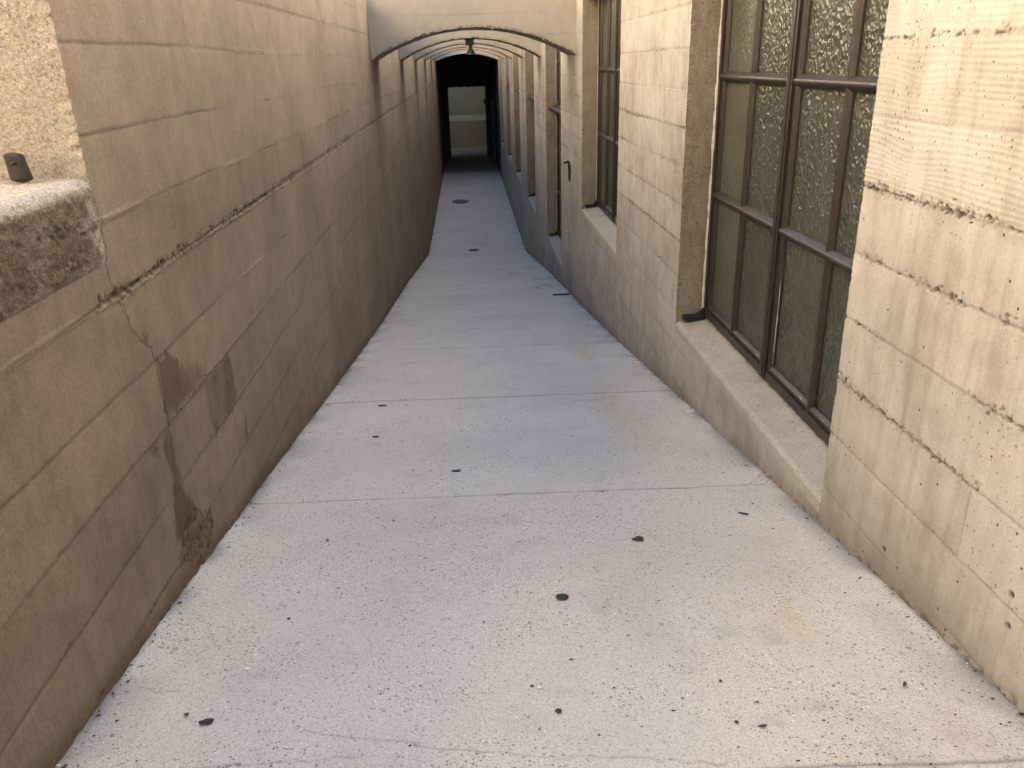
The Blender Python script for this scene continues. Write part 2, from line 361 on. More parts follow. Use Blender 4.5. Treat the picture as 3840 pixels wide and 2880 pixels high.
        for ln, wd in ((C1, .0030), (C3, .0036)):
            yy = Y + (vn(Y / .02, Z / .02, 77) - .5) * .016
            dd = dline(yy, Z + (vn(Y / .03, Z / .03, 78) - .5) * .012, ln); c_ = np.exp(-(dd / wd) ** 2) * (.6 + .5 * vn(Y / .05, Z / .05, 80)); pit = np.maximum(pit, c_); h -= c_ * .003
        fy = np.exp(-((Z - 3.50) / .03) ** 2) * np.exp(-((Y - 2.28) / .07) ** 2); h += fy * (vn(Y / .01, Z / .01, 81) - .5) * .01; pit = np.maximum(pit, fy * sst(.6, .8, vn(Y / .009, Z / .009, 82)))
    else:
        fz = Z - floor_z(Y)
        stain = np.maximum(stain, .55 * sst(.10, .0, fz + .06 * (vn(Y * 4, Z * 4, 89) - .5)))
        for (ty, tz) in ((6.26, 2.541), (5.07, 2.642), (5.77, 2.277), (5.555, 2.25), (2.042, 2.638), (1.495, 2.876), (1.483, 2.795), (2.407, 3.683)):
            dd = np.hypot((Y - ty), (Z - tz)); c_ = np.exp(-(dd / .009) ** 4); pit = np.maximum(pit, c_ * 1.1); h -= c_ * .006
            dr = np.exp(-((Y - ty) / .004) ** 2) * sst(-.09, -.01, Z - tz) * (Z < tz); pit = np.maximum(pit, dr * .3)
        # rust brown run below the hook
        stain = np.maximum(stain, np.exp(-((Y - 9.9) / .03) ** 2) * sst(1.9, 2.7, Z) * (Z < 2.75))
        stain = np.maximum(stain, .8 * np.exp(-((Y - 9.9) / .012) ** 2) * sst(2.2, 4.3, Z + .4) * (Z < 4.15))
        # shade under each beam painted on both walls, streaked and fading downward
    for b in BEAM:
        e = np.exp(-(np.abs((Y - b - .41) / .42)) ** 6) * (Z < 4.2) * sst(2.2, 4.1, Z + (vn(Y * 12, Z * 0, 90) - .5) * 1.6)
        stain = np.maximum(stain, e * (.55 if side < 0 else .42) * (.6 + .6 * vn(Y * 16, Z * .8, 91)))
        for dy in ((.0, .83) if side < 0 else (.35,)):
            e = np.exp(-((Y - b - dy - .01 * np.sin(Z * 9)) / (.010 + .001 * b)) ** 2) * (Z < 4.2) * sst(2.0, 3.6, Z); pit = np.maximum(pit, e * .30)
    if side < 0:
        e = np.exp(-((Y - 11.9 - .006 * np.sin(Z * 7)) / .011) ** 2) * sst(2.7, 3.3, Z) * (Z < 4.9); pit = np.maximum(pit, e * .6)
    foot = np.clip(1 - (Z - floor_z(Y)) / .030, 0, 1) * (Z > floor_z(Y) - .03); h = h + foot ** 1.5 * (fbm(Y / .03, Z / .02, sd_ + 95, 3) * .012 - .004); pit = np.maximum(pit, foot * sst(.45, .8, vn(Y / .018, Z / .014, sd_ + 96)) * .8)
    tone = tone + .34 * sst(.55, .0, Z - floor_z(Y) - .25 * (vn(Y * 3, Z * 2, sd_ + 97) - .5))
    return h, pit, stain, np.clip(tone, 0, 1)
def edgejit(v, s):
    v = np.asarray(v, float); return (vn(v / .011, v * 0, s) - .5) * .0055 + (vn(v / .05, v * 0, s + 1) - .5) * .004 - .006 * sst(.80, .95, vn(v / .017, v * 0, s + 2))

# ---------------------------------------------------------------- ground, walkway
def build_floor():
    S = Soup()
    ys = np.concatenate([lines((-8, 1.0, .5))[:-1], lines((1.0, 3.2, .0055))[:-1], lines((3.2, 7, .013))[:-1], growing(7, 20, .03, 1.2)[:-1], lines((20, 48, .14))])
    xs = np.unique(np.concatenate([lines((XL - .03, XR + .03, .0075))]))
    Y, X = np.meshgrid(ys, xs, indexing='ij'); Z = floor_z(Y) * 1.0
    # round the two slope changes a little
    Z = (floor_z(Y - .18) + floor_z(Y) * 2 + floor_z(Y + .18)) / 4
    h = (fbm(X * 4, Y * 4, 5) - .5) * .006 + (vn(X / .011, Y / .011, 6) - .5) * .0012
    pit = np.zeros(Y.shape)
    for i, yj in enumerate([1.262, 2.942, 4.695, 6.52, 8.3, 10.05, 11.8, 13.5, 15.3, 17.1, 18.4, 21.2, 24, 27]):
        sl = -.036 if i < 4 else -.02
        d = Y - yj - sl * (X - .13) - .003 * np.sin(X * 11 + i) - (vn(X / .04, Y * 0, 40 + i) - .5) * .004
        wd = (.0050 if i < 2 else .006 + .0013 * yj) * (.7 + .8 * vn(X / .05, Y * 0, 50 + i) ** 2)
        e = np.exp(-(d / wd) ** 2) * (.55 + .5 * vn(X * 6, Y * 0, 60 + i)) * (1.15 if i < 3 else .7 if i < 4 else .35)
        h -= e * .004; pit = np.maximum(pit, e * .85)
    pits = sst(.90, .98, vn(X / .013, Y / .013, 8)) * sst(.45, .7, vn(X * 2, Y * 2, 9)); h -= pits * .003; pit = np.maximum(pit, pits * .7)
    big = sst(.955, .985, vn(X / .035, Y / .03, 11)) * (Y > 2.6) * (X < .3); pit = np.maximum(pit, big * .55)
    big2 = sst(.965, .99, vn(X / .05, Y / .04, 12)) * (Y > 3.0); pit = np.maximum(pit, big2 * .55)
    # hairline cracks near the camera
    for pts in ([(-.80, 1.36), (-.60, 1.37), (-.42, 1.365), (-.30, 1.375)], [(-.45, 1.47), (-.2, 1.40), (.1, 1.33), (.3, 1.31), (.5, 1.27)], [(-.95, 1.70), (-.84, 1.66), (-.80, 1.66)]):
        dd = dline(X + (vn(X / .03, Y / .03, 14) - .5) * .02, Y + (vn(X / .03, Y / .03, 15) - .5) * .015, pts); pit = np.maximum(pit, np.exp(-(dd / .0022) ** 2) * .55)
    for pts, wdt in (([(.72, 10.55), (.84, 10.62), (.93, 10.80), (1.05, 10.86)], .022), ([(.86, 10.62), (.90, 10.40), (1.0, 10.36)], .018), ([(.80, 11.6), (1.1, 11.7)], .03)):
        dd = dline(X, Y + (vn(X / .03, Y / .1, 27) - .5) * .10, pts); pit = np.maximum(pit, np.exp(-(dd / wdt) ** 2) * sst(.25, .6, vn(X / .02, Y / .06, 28)) * .75)
    # dirt collecting along the wall feet
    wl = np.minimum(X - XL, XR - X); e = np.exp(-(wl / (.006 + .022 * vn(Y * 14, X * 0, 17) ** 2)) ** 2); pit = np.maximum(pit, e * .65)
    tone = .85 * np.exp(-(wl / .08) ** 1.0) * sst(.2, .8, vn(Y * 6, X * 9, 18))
    tone = np.maximum(tone, .5 * np.exp(-((X - .93) / .17) ** 2 - ((Y - 10.7) / .35) ** 2) * sst(.35, .7, fbm(X * 8, Y * 3, 19)) * 1.6)
    tone = np.maximum(tone, .4 * np.exp(-((X - .75) / .4) ** 2 - ((Y - 12.6) / 1.4) ** 2) * sst(.45, .7, fbm(X * 5, Y * 1.2, 20)))
    tone = np.maximum(tone, .12 * sst(.50, .75, fbm(X * 2.2, Y * 2.2, 21)))
    tone = np.maximum(tone, .26 * sst(.60, .80, fbm(X * 9, Y * 9, 22)) * sst(.45, .65, vn(X * 1.5, Y * 1.5, 23)))
    pit = np.maximum(pit, .93 * sst(31.9, 33.0, Y + (vn(X * 3, Y * 0, 26) - .5) * .5))  # passage shade painted into the floor colour from the mouth inward
    stain = .34 * np.exp(-((X - .87) / .075) ** 2 - ((Y - 1.93) / .22) ** 2) * sst(.3, .7, fbm(X * 14, Y * 9, 24)) * 1.3
    stain = np.maximum(stain, .55 * np.exp(-((X - .86) / .06) ** 2 - ((Y - 6.0) / .35) ** 2))
    stain = np.maximum(stain, .30 * np.exp(-((X - .80) / .10) ** 2 - ((Y - 4.2) / .8) ** 2))
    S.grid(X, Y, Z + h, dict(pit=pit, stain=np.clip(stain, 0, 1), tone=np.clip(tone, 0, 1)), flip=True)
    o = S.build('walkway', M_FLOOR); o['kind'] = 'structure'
    S = Soup(); S.box(-80, 80, -60, 100, -.9, -.55, 'Z'); o = S.build('ground', M_GROUND, smooth=False); o['kind'] = 'structure'
    S = Soup(); S.box(-10.6, XL - .60, -24, 30, 2.4, 2.86, 'xXyYZ'); o = S.build('terrace', M_GROUND, smooth=False); o['kind'] = 'structure'
    S = Soup(); S.box(-10.6, 10, -24, -8.0, 2.4, 2.87, 'XyYZ'); o = S.build('forecourt', M_GROUND, smooth=False); o['kind'] = 'structure'
build_floor()

# ---------------------------------------------------------------- left walls
def zlines(f0, f1, st): return np.concatenate([lines((-.3, f0, .05))[:-1], lines((f0, f1, st))[:-1]])
def wall_panel(S, ys, zs, side, drop=None, yj=None, amp=1.0):
    Y, Z = np.meshgrid(ys, zs, indexing='ij'); h, p, st, t = relief(Y, Z, side, amp)
    if yj is not None: Y = yj(Y, Z)
    X = (XL + h) if side < 0 else (XR - h)
    S.grid(X, Y, Z, dict(pit=p, stain=st, tone=t), flip=(side > 0), drop=drop)
def build_left():
    LJ = lambda z: edgejit(z, 300) - .002
    S = Soup()
    zA = np.concatenate([lines((-.3, 2.25, .2))[:-1], lines((2.25, 3.60, .0052))[:-1], lines((3.60, ZP, .0052))[:-1], lines((ZP, 4.62, .0052))[:-1], lines((4.62, LTOP, .06))])
    yA = lines((YE, 4.4, .0058))
    wall_panel(S, yA, zA, -1, yj=lambda Y, Z: Y + np.where((Y < YE + 1e-4) & (Z > ZP - .001), LJ(Z), 0))
    yB = growing(4.4, MOUTH, .012, 1.15); zB = np.concatenate([lines((-.3, LTOP, .014))])
    wall_panel(S, yB, zB, -1)
    # the end of the tall wall, facing the camera
    xs = lines((XL - .35, XL - .0, .006)); zs = lines((ZP - .02, 4.62, .006), (4.62, LTOP, .06))
    X, Z = np.meshgrid(xs, zs, indexing='ij'); h = (fbm(X * 30, Z * 30, 310, 3) - .5) * .006 + (vn(X / .007, Z / .007, 311) - .5) * .002
    hr, _, _, _ = relief(np.full(zs.shape, YE), zs, -1)
    e = sst(XL - .05, XL, X); Yf = YE + h * (1 - e) + LJ(Z) * e; Xf = X + (X > XL - 1e-4) * hr[None, :]
    S.grid(Xf, Yf, Z, dict(tone=.3, pit=sst(.93, .99, vn(X / .012, Z / .012, 312)) * .7, stain=0.0), flip=False)
    S.box(XL - .60, XL - .35, YE, YE + .5, ZP - .02, LTOP, 'y')
    S.box(XL - .60, XL, YE, MOUTH, -.3, LTOP, 'xZ')
    o = S.build('boundary_wall', [M_LEFT, M_COARSE]); me = o.data
    # end face gets the coarse aggregate finish
    n = len(me.polygons); cen = np.zeros(n * 3, np.float32); me.polygons.foreach_get('center', cen); cen = cen.reshape(-1, 3)
    nor = np.zeros(n * 3, np.float32); me.polygons.foreach_get('normal', nor); nor = nor.reshape(-1, 3)
    idx = ((cen[:, 1] < YE + .012) & (np.abs(nor[:, 1]) > .75) & (cen[:, 0] < XL - .002)).astype(np.int32); me.polygons.foreach_set('material_index', idx)
    tag(o, 'tall brown board-marked concrete wall along the left of the walkway, with a dark damp stain', 'wall')
    # low wall nearer the camera
    low = thing('low_wall', 'low concrete wall at the left edge with a rough dark stained cap, in front of the tall wall end', 'wall', (0, 0, 0))
    S = Soup(); zL = np.concatenate([lines((2.0, 2.3, .1))[:-1], lines((2.3, 3.597, .0052))]); yL = np.concatenate([lines((-8, 1.0, .5))[:-1], lines((1.0, YE, .0058))])
    wall_panel(S, yL, zL, -1); S.box(XL - .60, XL, -8, YE, 2.0, 3.597, 'x'); S.build('wall', M_LEFT, low)
    T = Soup(); T.box(XL - .60, XL + .0, -8, .25, ZP + .002, LTOP, 'xXyYZ'); T.build('side_light_blocker', M_COARSE, low, smooth=False)  # added unseen block above the low wall, cuts light near the camera
    S = Soup(); yC = yL; rows = []
    # cap: front face, rounded rough arris, top
    prof = [(0, 3.597)] + [(0, z) for z in np.linspace(3.603, ZP - .030, 42)] + [(-.030 + .030 * math.cos(a), ZP - .030 + .030 * math.sin(a)) for a in np.linspace(.12, math.pi / 2, 10)] + [(-x, ZP) for x in np.linspace(.036, .36, 60)] + [(-.60, ZP)]
    P = np.array(prof); Y, PX = np.meshgrid(yC, P[:, 0], indexing='ij'); _, PZ = np.meshgrid(yC, P[:, 1], indexing='ij')
    u = np.arange(len(P)); _, U = np.meshgrid(yC, u, indexing='ij')
    h0, p0, s0, t0 = relief(Y, PZ, -1)
    hh = (fbm(Y * 45, U * .22, 330, 4) - .5) * .016 + (vn(Y / .007, U * .9, 331) - .5) * .005
    front = PX > -.001; endm = sst(YE - .0, YE - .10, Y); edge0 = sst(3.597, 3.615, PZ)
    hh = hh * np.where(front, endm * edge0, endm)
    nx = np.clip(1 - (PZ - (ZP - .03)) / .03, 0, 1); nx = np.where(PZ < ZP - .03, 1, nx); nz = 1 - nx * .9; nz = np.where(front, 0, nz)
    Xc = XL + PX + np.where(front, hh + h0 * .5 + h0 * .5 * (1 - endm), hh * nx); Zc = PZ + hh * nz * .7
    yw = Y + (vn(Y / .03, PZ / .03, 332) - .5) * .07; zw = PZ + (vn(Y / .03, PZ / .03, 333) - .5) * .05
    st = np.where(front, .75 + .3 * fbm(Y * 9, PZ * 9, 334), 0.0)
    for p in (D1, D2): st = np.maximum(st, inpoly(yw, zw, p) * front * 1.25)
    st = st * np.where(front, sst(ZP - .02, ZP - .05, PZ), 1) * sst(YE + .03, YE - .06, Y + (vn(Y / .02, PZ / .02, 335) - .5) * .08)
    pit = sst(.80, .95, vn(Y / .010, U * .8, 336)) * .7 * (.25 + .75 * front)
    d2 = dline(Y + (vn(Y / .02, PZ / .02, 77) - .5) * .016, PZ, C2); pit = np.maximum(pit, np.exp(-(np.abs(PZ - 3.599 - (vn(Y / .03, Y * 0, 337) - .5) * .010) / .0028) ** 2) * front)
    d3 = dline(Y + (vn(Y / .02, PZ / .02, 77) - .5) * .016, PZ + (vn(Y / .03, PZ / .03, 78) - .5) * .012, C3); pit = np.maximum(pit, np.exp(-(d3 / .0034) ** 2) * front)
    S.grid(Xc, Y, Zc, dict(pit=pit, stain=st, tone=np.where(front, .85, .45)), flip=False)
    o = S.build('coping', M_COARSE, low)
build_left()

# ---------------------------------------------------------------- right building
bld = thing('concrete_building', 'pale board-marked concrete building on the right with tall dark-framed pebbled-glass windows', 'building', (0, 0, 0))
def jj(i, far): return lambda z: edgejit(z, 400 + i * 10 + (5 if far else 0))
REV = {}
def build_right():
    S = Soup()
    def yj(Y, Z):
        Y = Y.copy()
        for i, (a, b, s) in enumerate(WIN):
            inz = (Z > s - .03)
            Y = Y + np.where((np.abs(Y - a) < 1e-4) & inz, jj(i, 0)(Z), 0); Y = Y + np.where((np.abs(Y - b) < 1e-4) & inz, -jj(i, 1)(Z), 0)
        return Y
    def panel(ys, zs):
        yc = (ys[:-1] + ys[1:]) / 2; zc = (zs[:-1] + zs[1:]) / 2; YC, ZC = np.meshgrid(yc, zc, indexing='ij'); d = np.zeros(YC.shape, bool)
        for (a, b, s) in WIN: d |= (YC > a) & (YC < b) & (ZC > s - .02) & (ZC < WTOP)
        wall_panel(S, ys, zs, 1, drop=d, yj=yj)
    sills = [s - .02 for _, _, s in WIN]
    hi = [WTOP, RTOP]
    zA = np.unique(np.concatenate([lines((1.9, 2.25, .15)), lines((2.25, 4.36, .0042)), lines((4.36, 4.9, .1)), lines((4.9, RTOP, .8)), hi]))
    panel(np.concatenate([lines((-8, 1.05, .5))[:-1], lines((1.05, WIN[0][0], .0042))]), zA)
    zB = np.unique(np.concatenate([lines((1.0, 1.55, .2)), lines((1.55, 4.62, .0080)), lines((4.62, RTOP, .5)), hi, [sills[0]]])); zB = zB[np.insert(np.diff(zB) > 1e-4, 0, True)]
    panel(np.unique(np.concatenate([lines((WIN[0][0], WIN[0][1], .010)), lines((WIN[0][1], WIN[1][0], .0085))])), zB)
    zC = np.unique(np.concatenate([lines((-.3, 4.75, .0155)), lines((4.75, RTOP, .5)), hi, sills[1:]])); zC = zC[np.insert(np.diff(zC) > 1e-4, 0, True)]
    yc = [growing(WIN[1][0], MOUTH, .018, 1.1)] + [np.array([a, b]) for a, b, _ in WIN[1:]]
    ys = np.unique(np.concatenate(yc)); keep = np.insert(np.diff(ys) > .004, 0, True)
    for a, b, _ in WIN[1:]:
        for v in (a, b): keep[np.argmin(np.abs(ys - v))] = True
    panel(ys[keep], zC)
    S.box(XR, 9, -8, MOUTH, RTOP - .001, RTOP, 'Z')
    # the dark room side of the wall and the roof edge keep sky light out of the openings
    o = S.build('wall', M_RIGHT, bld)
    # jambs: two returns and a head per opening, one mesh
    for i, (a, b, s) in enumerate(WIN):
        J = Soup()
        st = .006 if i < 2 else .03
        zs = np.unique(np.concatenate([lines((s - .02, 4.7, st)), lines((4.7, WTOP, .2))])); xs = np.linspace(0, 1, 26 if i < 2 else 8)
        for far in (0, 1):
            y0 = b if far else a; sg = -1 if far else 1
            hr = relief(np.full(zs.shape, y0), zs, 1)[0]
            U, Z = np.meshgrid(xs, zs, indexing='ij'); X = (XR - hr)[None, :] * (1 - U) + (XG + .02) * U
            e = (1 - sst(0, .12, U)); Y = y0 + sg * (jj(i, far)(Z) * e) + sg * ((fbm(X * 25, Z * 14, 420 + i, 3) - .5) * .008 * (1 - e))
            p = sst(.92, .98, vn(X / .010, Z / .012, 430 + i)) * .7; chip = sst(.84, .95, vn(Z / .014, Z * 0, 440 + i)) * (U < .16) * (Z < 3.4 if i == 1 else Z < 9) * .8
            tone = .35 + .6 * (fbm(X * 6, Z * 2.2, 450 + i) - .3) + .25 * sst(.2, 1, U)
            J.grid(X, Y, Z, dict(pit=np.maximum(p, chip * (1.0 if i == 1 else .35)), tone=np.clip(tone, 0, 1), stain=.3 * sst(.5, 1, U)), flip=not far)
        X, Y = np.meshgrid([XR, XG + .02], [a, b], indexing='ij'); J.grid(X, Y, np.full(X.shape, WTOP), flip=True)
        J.build('reveal', M_JAMB, REV[i])

def bar(S, p0, p1, out, side, w0, w1, d, flat=.0):
    """moulded bar from p0 to p1: base width w0, front width w1, depth d along out, side = width direction"""
    p0, p1, out, side = (np.array(v, float) for v in (p0, p1, out, side)); k = d * .42
    prof = [(-w0 / 2, 0), (-w0 / 2, d * .30), (-w0 / 2 * .86, d * .40), (-w0 * .36, d * .62), (-w1 / 2 - .002, d * .90), (-w1 / 2, d), (w1 / 2, d), (w1 / 2 + .002, d * .90), (w0 * .36, d * .62), (w0 / 2 * .86, d * .40), (w0 / 2, d * .30), (w0 / 2, 0)]
    A = np.array([p0 + side * a + out * b for a, b in prof]); B = np.array([p1 + side * a + out * b for a, b in prof])
    G = np.stack([A, B], 0); S.grid(G[..., 0], G[..., 1], G[..., 2])
    for Q in (A, B):
        c = Q.mean(0); G = np.stack([Q, np.repeat(c[None], len(Q), 0)], 0); S.grid(G[..., 0], G[..., 1], G[..., 2])
def rbox(name, x0, x1, y0, y1, z0, z1, mat, parent=None, bev=.004, seg=2):
    bm = bmesh.new(); bmesh.ops.create_cube(bm, size=1)
    for v in bm.verts: v.co = Vector(((x0 + x1) / 2 + v.co.x * (x1 - x0), (y0 + y1) / 2 + v.co.y * (y1 - y0), (z0 + z1) / 2 + v.co.z * (z1 - z0)))
    bmesh.ops.bevel(bm, geom=bm.edges[:], offset=bev, segments=seg, affect='EDGES', profile=.6)
    me = bpy.data.meshes.new(name); bm.to_mesh(me); bm.free(); return link(name, me, mat, parent, smooth=False)

OUT = (-1, 0, 0); EY = (0, 1, 0); EZ = (0, 0, 1)
def build_window(i, a, b, s):
    zb = s + .045; zt = 4.655 if i < 2 else 3.385; mid = (a + b) / 2 + .02
    rnd = random.Random(900 + i)
    S = Soup(); D = XG - XF
    # outer stiles, bottom rail, meeting stile; the frame stands on the sill
    for z0, z1 in ((zb, zt), (zt + .05, WTOP - .005)):
        S.box(XF, XG + .03, a + .006, a + .050, z0, z1, 'xyYzZ'); S.box(XF, XG + .03, b - .050, b - .006, z0, z1, 'xyYzZ')
        bar(S, (XG, a + .062, z0), (XG, a + .062, z1), OUT, EY, .040, .012, .022); bar(S, (XG, b - .062, z0), (XG, b - .062, z1), OUT, EY, .040, .012, .022)
        S.box(XF, XG + .03, a + .050, b - .050, z0, z0 + .042, 'xyYzZ'); S.box(XF, XG + .03, a + .050, b - .050, z1 - .04, z1, 'xyYzZ')
        bar(S, (XG, a + .05, z0 + .056), (XG, b - .05, z0 + .056), OUT, EZ, .040, .012, .024)
        S.box(XF - .006, XG + .03, mid - .034, mid + .034, z0 + .001, z1 - .001, 'xyYzZ')
        S.box(XF - .010, XG, mid - .010, mid + .014, z0 + .002, z1 - .002, 'xyY')
        for c in (-1, 1): bar(S, (XG, mid + c * .046, z0 + .03), (XG, mid + c * .046, z1), OUT, EY, .036, .012, .026)
    win = S.build('window', M_FRAME, bld, smooth=False)
    names = ['nearest window, cut off by the top of the picture', 'second window along, beyond the bright stretch of wall', 'third window along, first with its sill low', 'fourth window', 'fifth window', 'sixth window', 'last window before the dark passage']
    win['label'] = names[i]; REV[i] = win
    # glazing bars, upright and across, each a part of its own
    def gbar(p, q, sd2, w0, w1, d):
        T = Soup(); bar(T, p, q, OUT, sd2, w0, w1, d); T.build('glazing_bar', M_FRAME, win, smooth=False)
    for z0, z1 in ((zb, zt), (zt + .05, WTOP - .005)):
        for c in (-1, 1): gbar((XG, mid + c * .53, z0 + .03), (XG, mid + c * .53, z1 - .02), EY, .042, .014, .027)
    if i < 2: zz = [3.325, 3.965]
    else: zz = [s + .72, s + 1.36, 4.03, 4.66]
    for z in zz:
        gbar((XG, a + .05, z), (XG, mid - .034, z), EZ, .054, .016, .034); gbar((XG, mid + .034, z), (XG, b - .05, z), EZ, .054, .016, .034)
    # glass, the first column of panes nearly smooth
    S = Soup(); Y, Z = np.meshgrid([a + .02, mid + .53], [zb, WTOP], indexing='ij'); S.grid(np.full(Y.shape, XG + .001), Y, Z, flip=True); S.build('glass', M_GLASS, win, smooth=False)
    S = Soup(); Y, Z = np.meshgrid([mid + .53, b - .02], [zb, WTOP], indexing='ij'); S.grid(np.full(Y.shape, XG + .001), Y, Z, flip=True); S.build('glass', M_GLASS2, win, smooth=False)
    # transom ledge that juts out over the lower lights, its end seen against the far reveal
    prof = [(XG, zt + .052), (XR + .050, zt + .022), (XR + .042, zt + .016), (XR + .042, zt - .020), (XR + .055, zt - .026), (XF - .01, zt - .030), (XG, zt - .030)]
    P = np.array(prof); Yt, PXx = np.meshgrid([a + .004, b - .004], P[:, 0], indexing='ij'); _, PZz = np.meshgrid([a, b], P[:, 1], indexing='ij')
    S = Soup(); S.grid(PXx, Yt, PZz)
    for yy in (a + .004, b - .004):
        c = P.mean(0); G = np.stack([P, np.repeat(c[None], len(P), 0)], 0); S.grid(G[..., 0], np.full(G[..., 0].shape, yy), G[..., 1])
    S.build('transom', M_FRAME, win, smooth=False)
    # sill, rounded nose
    n = 9; prof = [(XR - .001, s - .06), (XR - .001, s - .028)] + [(XR + .024 - .025 * math.cos(t), s - .028 + .026 * math.sin(t)) for t in np.linspace(.1, math.pi / 2, n)] + [(XR + .03 + (XG + .03 - XR - .03) * t, s - .002 + .036 * t) for t in np.linspace(.05, 1, 18)]
    P = np.array(prof); ys = np.linspace(a, b, 220 if i < 2 else 40); Yt, PXx = np.meshgrid(ys, P[:, 0], indexing='ij'); _, PZz = np.meshgrid(ys, P[:, 1], indexing='ij')
    hh = (fbm(Yt * 14, PXx * 30, 500 + i, 3) - .5) * .005; hh[:, :2] = 0
    x01 = (PXx - XR) / (XG - XR); tone = np.clip(.35 + .5 * (fbm(Yt * 5, PXx * 9, 510 + i) - .4) + .3 * sst(.75, .98, x01), 0, 1)
    st = .5 * np.exp(-((Yt - (3.6 if i == 0 else a + .4)) / .06) ** 2) * sst(.05, .5, x01) * sst(.25, .6, fbm(Yt * 20, PXx * 20, 515, 3))
    dirt = sst(.86, .98, x01 + .10 * (vn(Yt / .03, Yt * 0, 520) - .5)) * .9
    pit = np.maximum(dirt, sst(.95, .99, vn(Yt / .011, PXx / .011, 530 + i)) * .6)
    S = Soup(); S.grid(PXx - 0 * hh, Yt, PZz + hh, dict(pit=pit, tone=tone, stain=st), flip=False); S.build('sill', M_SILL, win)
    # dark lead apron end at the far foot of the frame
    rbox('bracket', XR + .035, XF, b - .062, b - .008, s + .020, s + .048, M_BLACK, win, .006)
    bm = bmesh.new()
    v = [bm.verts.new(p) for p in ((XF - .045, b - .012, s + .048), (XF, b - .012, s + .048), (XF, b - .012, s + .090), (XF - .045, b - .05, s + .048), (XF, b - .055, s + .048), (XF, b - .055, s + .095))]
    for f in ((0, 1, 2), (3, 5, 4), (0, 2, 5, 3), (0, 3, 4, 1), (1, 4, 5, 2)): bm.faces.new([v[k] for k in f])
    me = bpy.data.meshes.new('gusset'); bm.to_mesh(me); bm.free(); link('gusset', me, M_BLACK, win, smooth=False)
    if i < 3:
        # wobbly strip of old caulk between reveal and frame
        zs = np.arange(s + .06, 4.75, .006); c0 = (vn(zs / .02, zs * 0, 600 + i) - .5) * .006 + (vn(zs / .11, zs * 0, 601 + i) - .5) * .008; wd = (.0085 if i == 0 else .004) * (.35 + .9 * vn(zs / .05, zs * 0, 602 + i))
        G0 = np.stack([XF - .003 - wd - c0 * .3, np.full(zs.shape, b - .006) - .001 - 0 * zs, zs], -1); G1 = np.stack([XF - .006 + 0 * zs, b - .016 + c0, zs], -1); G2 = np.stack([XF - .001 + 0 * zs, b - .012 - wd + c0, zs], -1)
        G = np.stack([G0, G1, G2], 0); S = Soup(); S.grid(G[..., 0], G[..., 1], G[..., 2]); S.build('caulk', M_CAULK, win)
    if i == 0:
        # flakes where the paint has peeled from the lowest beads, and a peeled strip up the meeting stile
        rr = random.Random(5)
        for (ya, yb) in ((mid + .06, mid + .50), (mid - .50, mid - .08), (a + .40, a + .50)):
            y = ya
            while y < yb:
                S = Soup(); L_ = rr.uniform(.05, .16); t = np.linspace(0, 1, 12); yy = y + L_ * t
                lo = .056 + zb + (vn(yy / .012, yy * 0, 650) - .5) * .010; wv = .011 * np.sin(np.pi * np.clip(t, .02, .98)) ** .6 * rr.uniform(.4, 1.1)
                G = np.stack([np.stack([np.full(t.shape, XG - .0215), yy, lo - wv * .3], -1), np.stack([np.full(t.shape, XG - .0195), yy, lo + wv], -1)], 0); S.grid(G[..., 0], G[..., 1], G[..., 2])
                S.build('paint_flake', M_PEEL, win); y += L_ + rr.uniform(.0, .05)
        S = Soup(); zs = np.linspace(zb + .08, zb + .50, 60); wv = .010 * np.sin(np.pi * np.linspace(.03, .9, 60)) * (.3 + .9 * vn(zs / .03, zs * 0, 660)); y0 = mid - .061
        G = np.stack([np.stack([np.full(zs.shape, XG - .0125), y0 + .004 + wv * .3, zs], -1), np.stack([np.full(zs.shape, XG - .0105), y0 - wv, zs], -1)], 0); S.grid(G[..., 0], G[..., 1], G[..., 2])
        S.build('paint_flake', M_PEEL, win)
        # loose thread of sealant on the sill
        cu = bpy.data.curves.new('thread', 'CURVE'); cu.dimensions = '3D'; cu.bevel_depth = .0018; sp = cu.splines.new('POLY')
        pts = [(XF - .004 - .018 * abs(math.sin(t * 2.6)), 3.86 - .20 * t, s + .036 + .006 * math.sin(t * 5)) for t in np.linspace(0, 1, 16)]
        sp.points.add(len(pts) - 1)
        for p, q in zip(sp.points, pts): p.co = (*q, 1)
        ob = bpy.data.objects.new('sealant_thread', cu); me = bpy.data.meshes.new_from_object(ob); bpy.data.objects.remove(ob); link('sealant_thread', me, M_PEEL, win)
    return win
for i, (a, b, s) in enumerate(WIN): build_window(i, a, b, s)
build_right()
# dark closing of the building behind the glass
S = Soup(); S.box(XG + .06, 9, -8, 44, -.5, RTOP - .01, 'xXyYZ'); S.build('interior_wall', M_BLACK, bld, smooth=False)

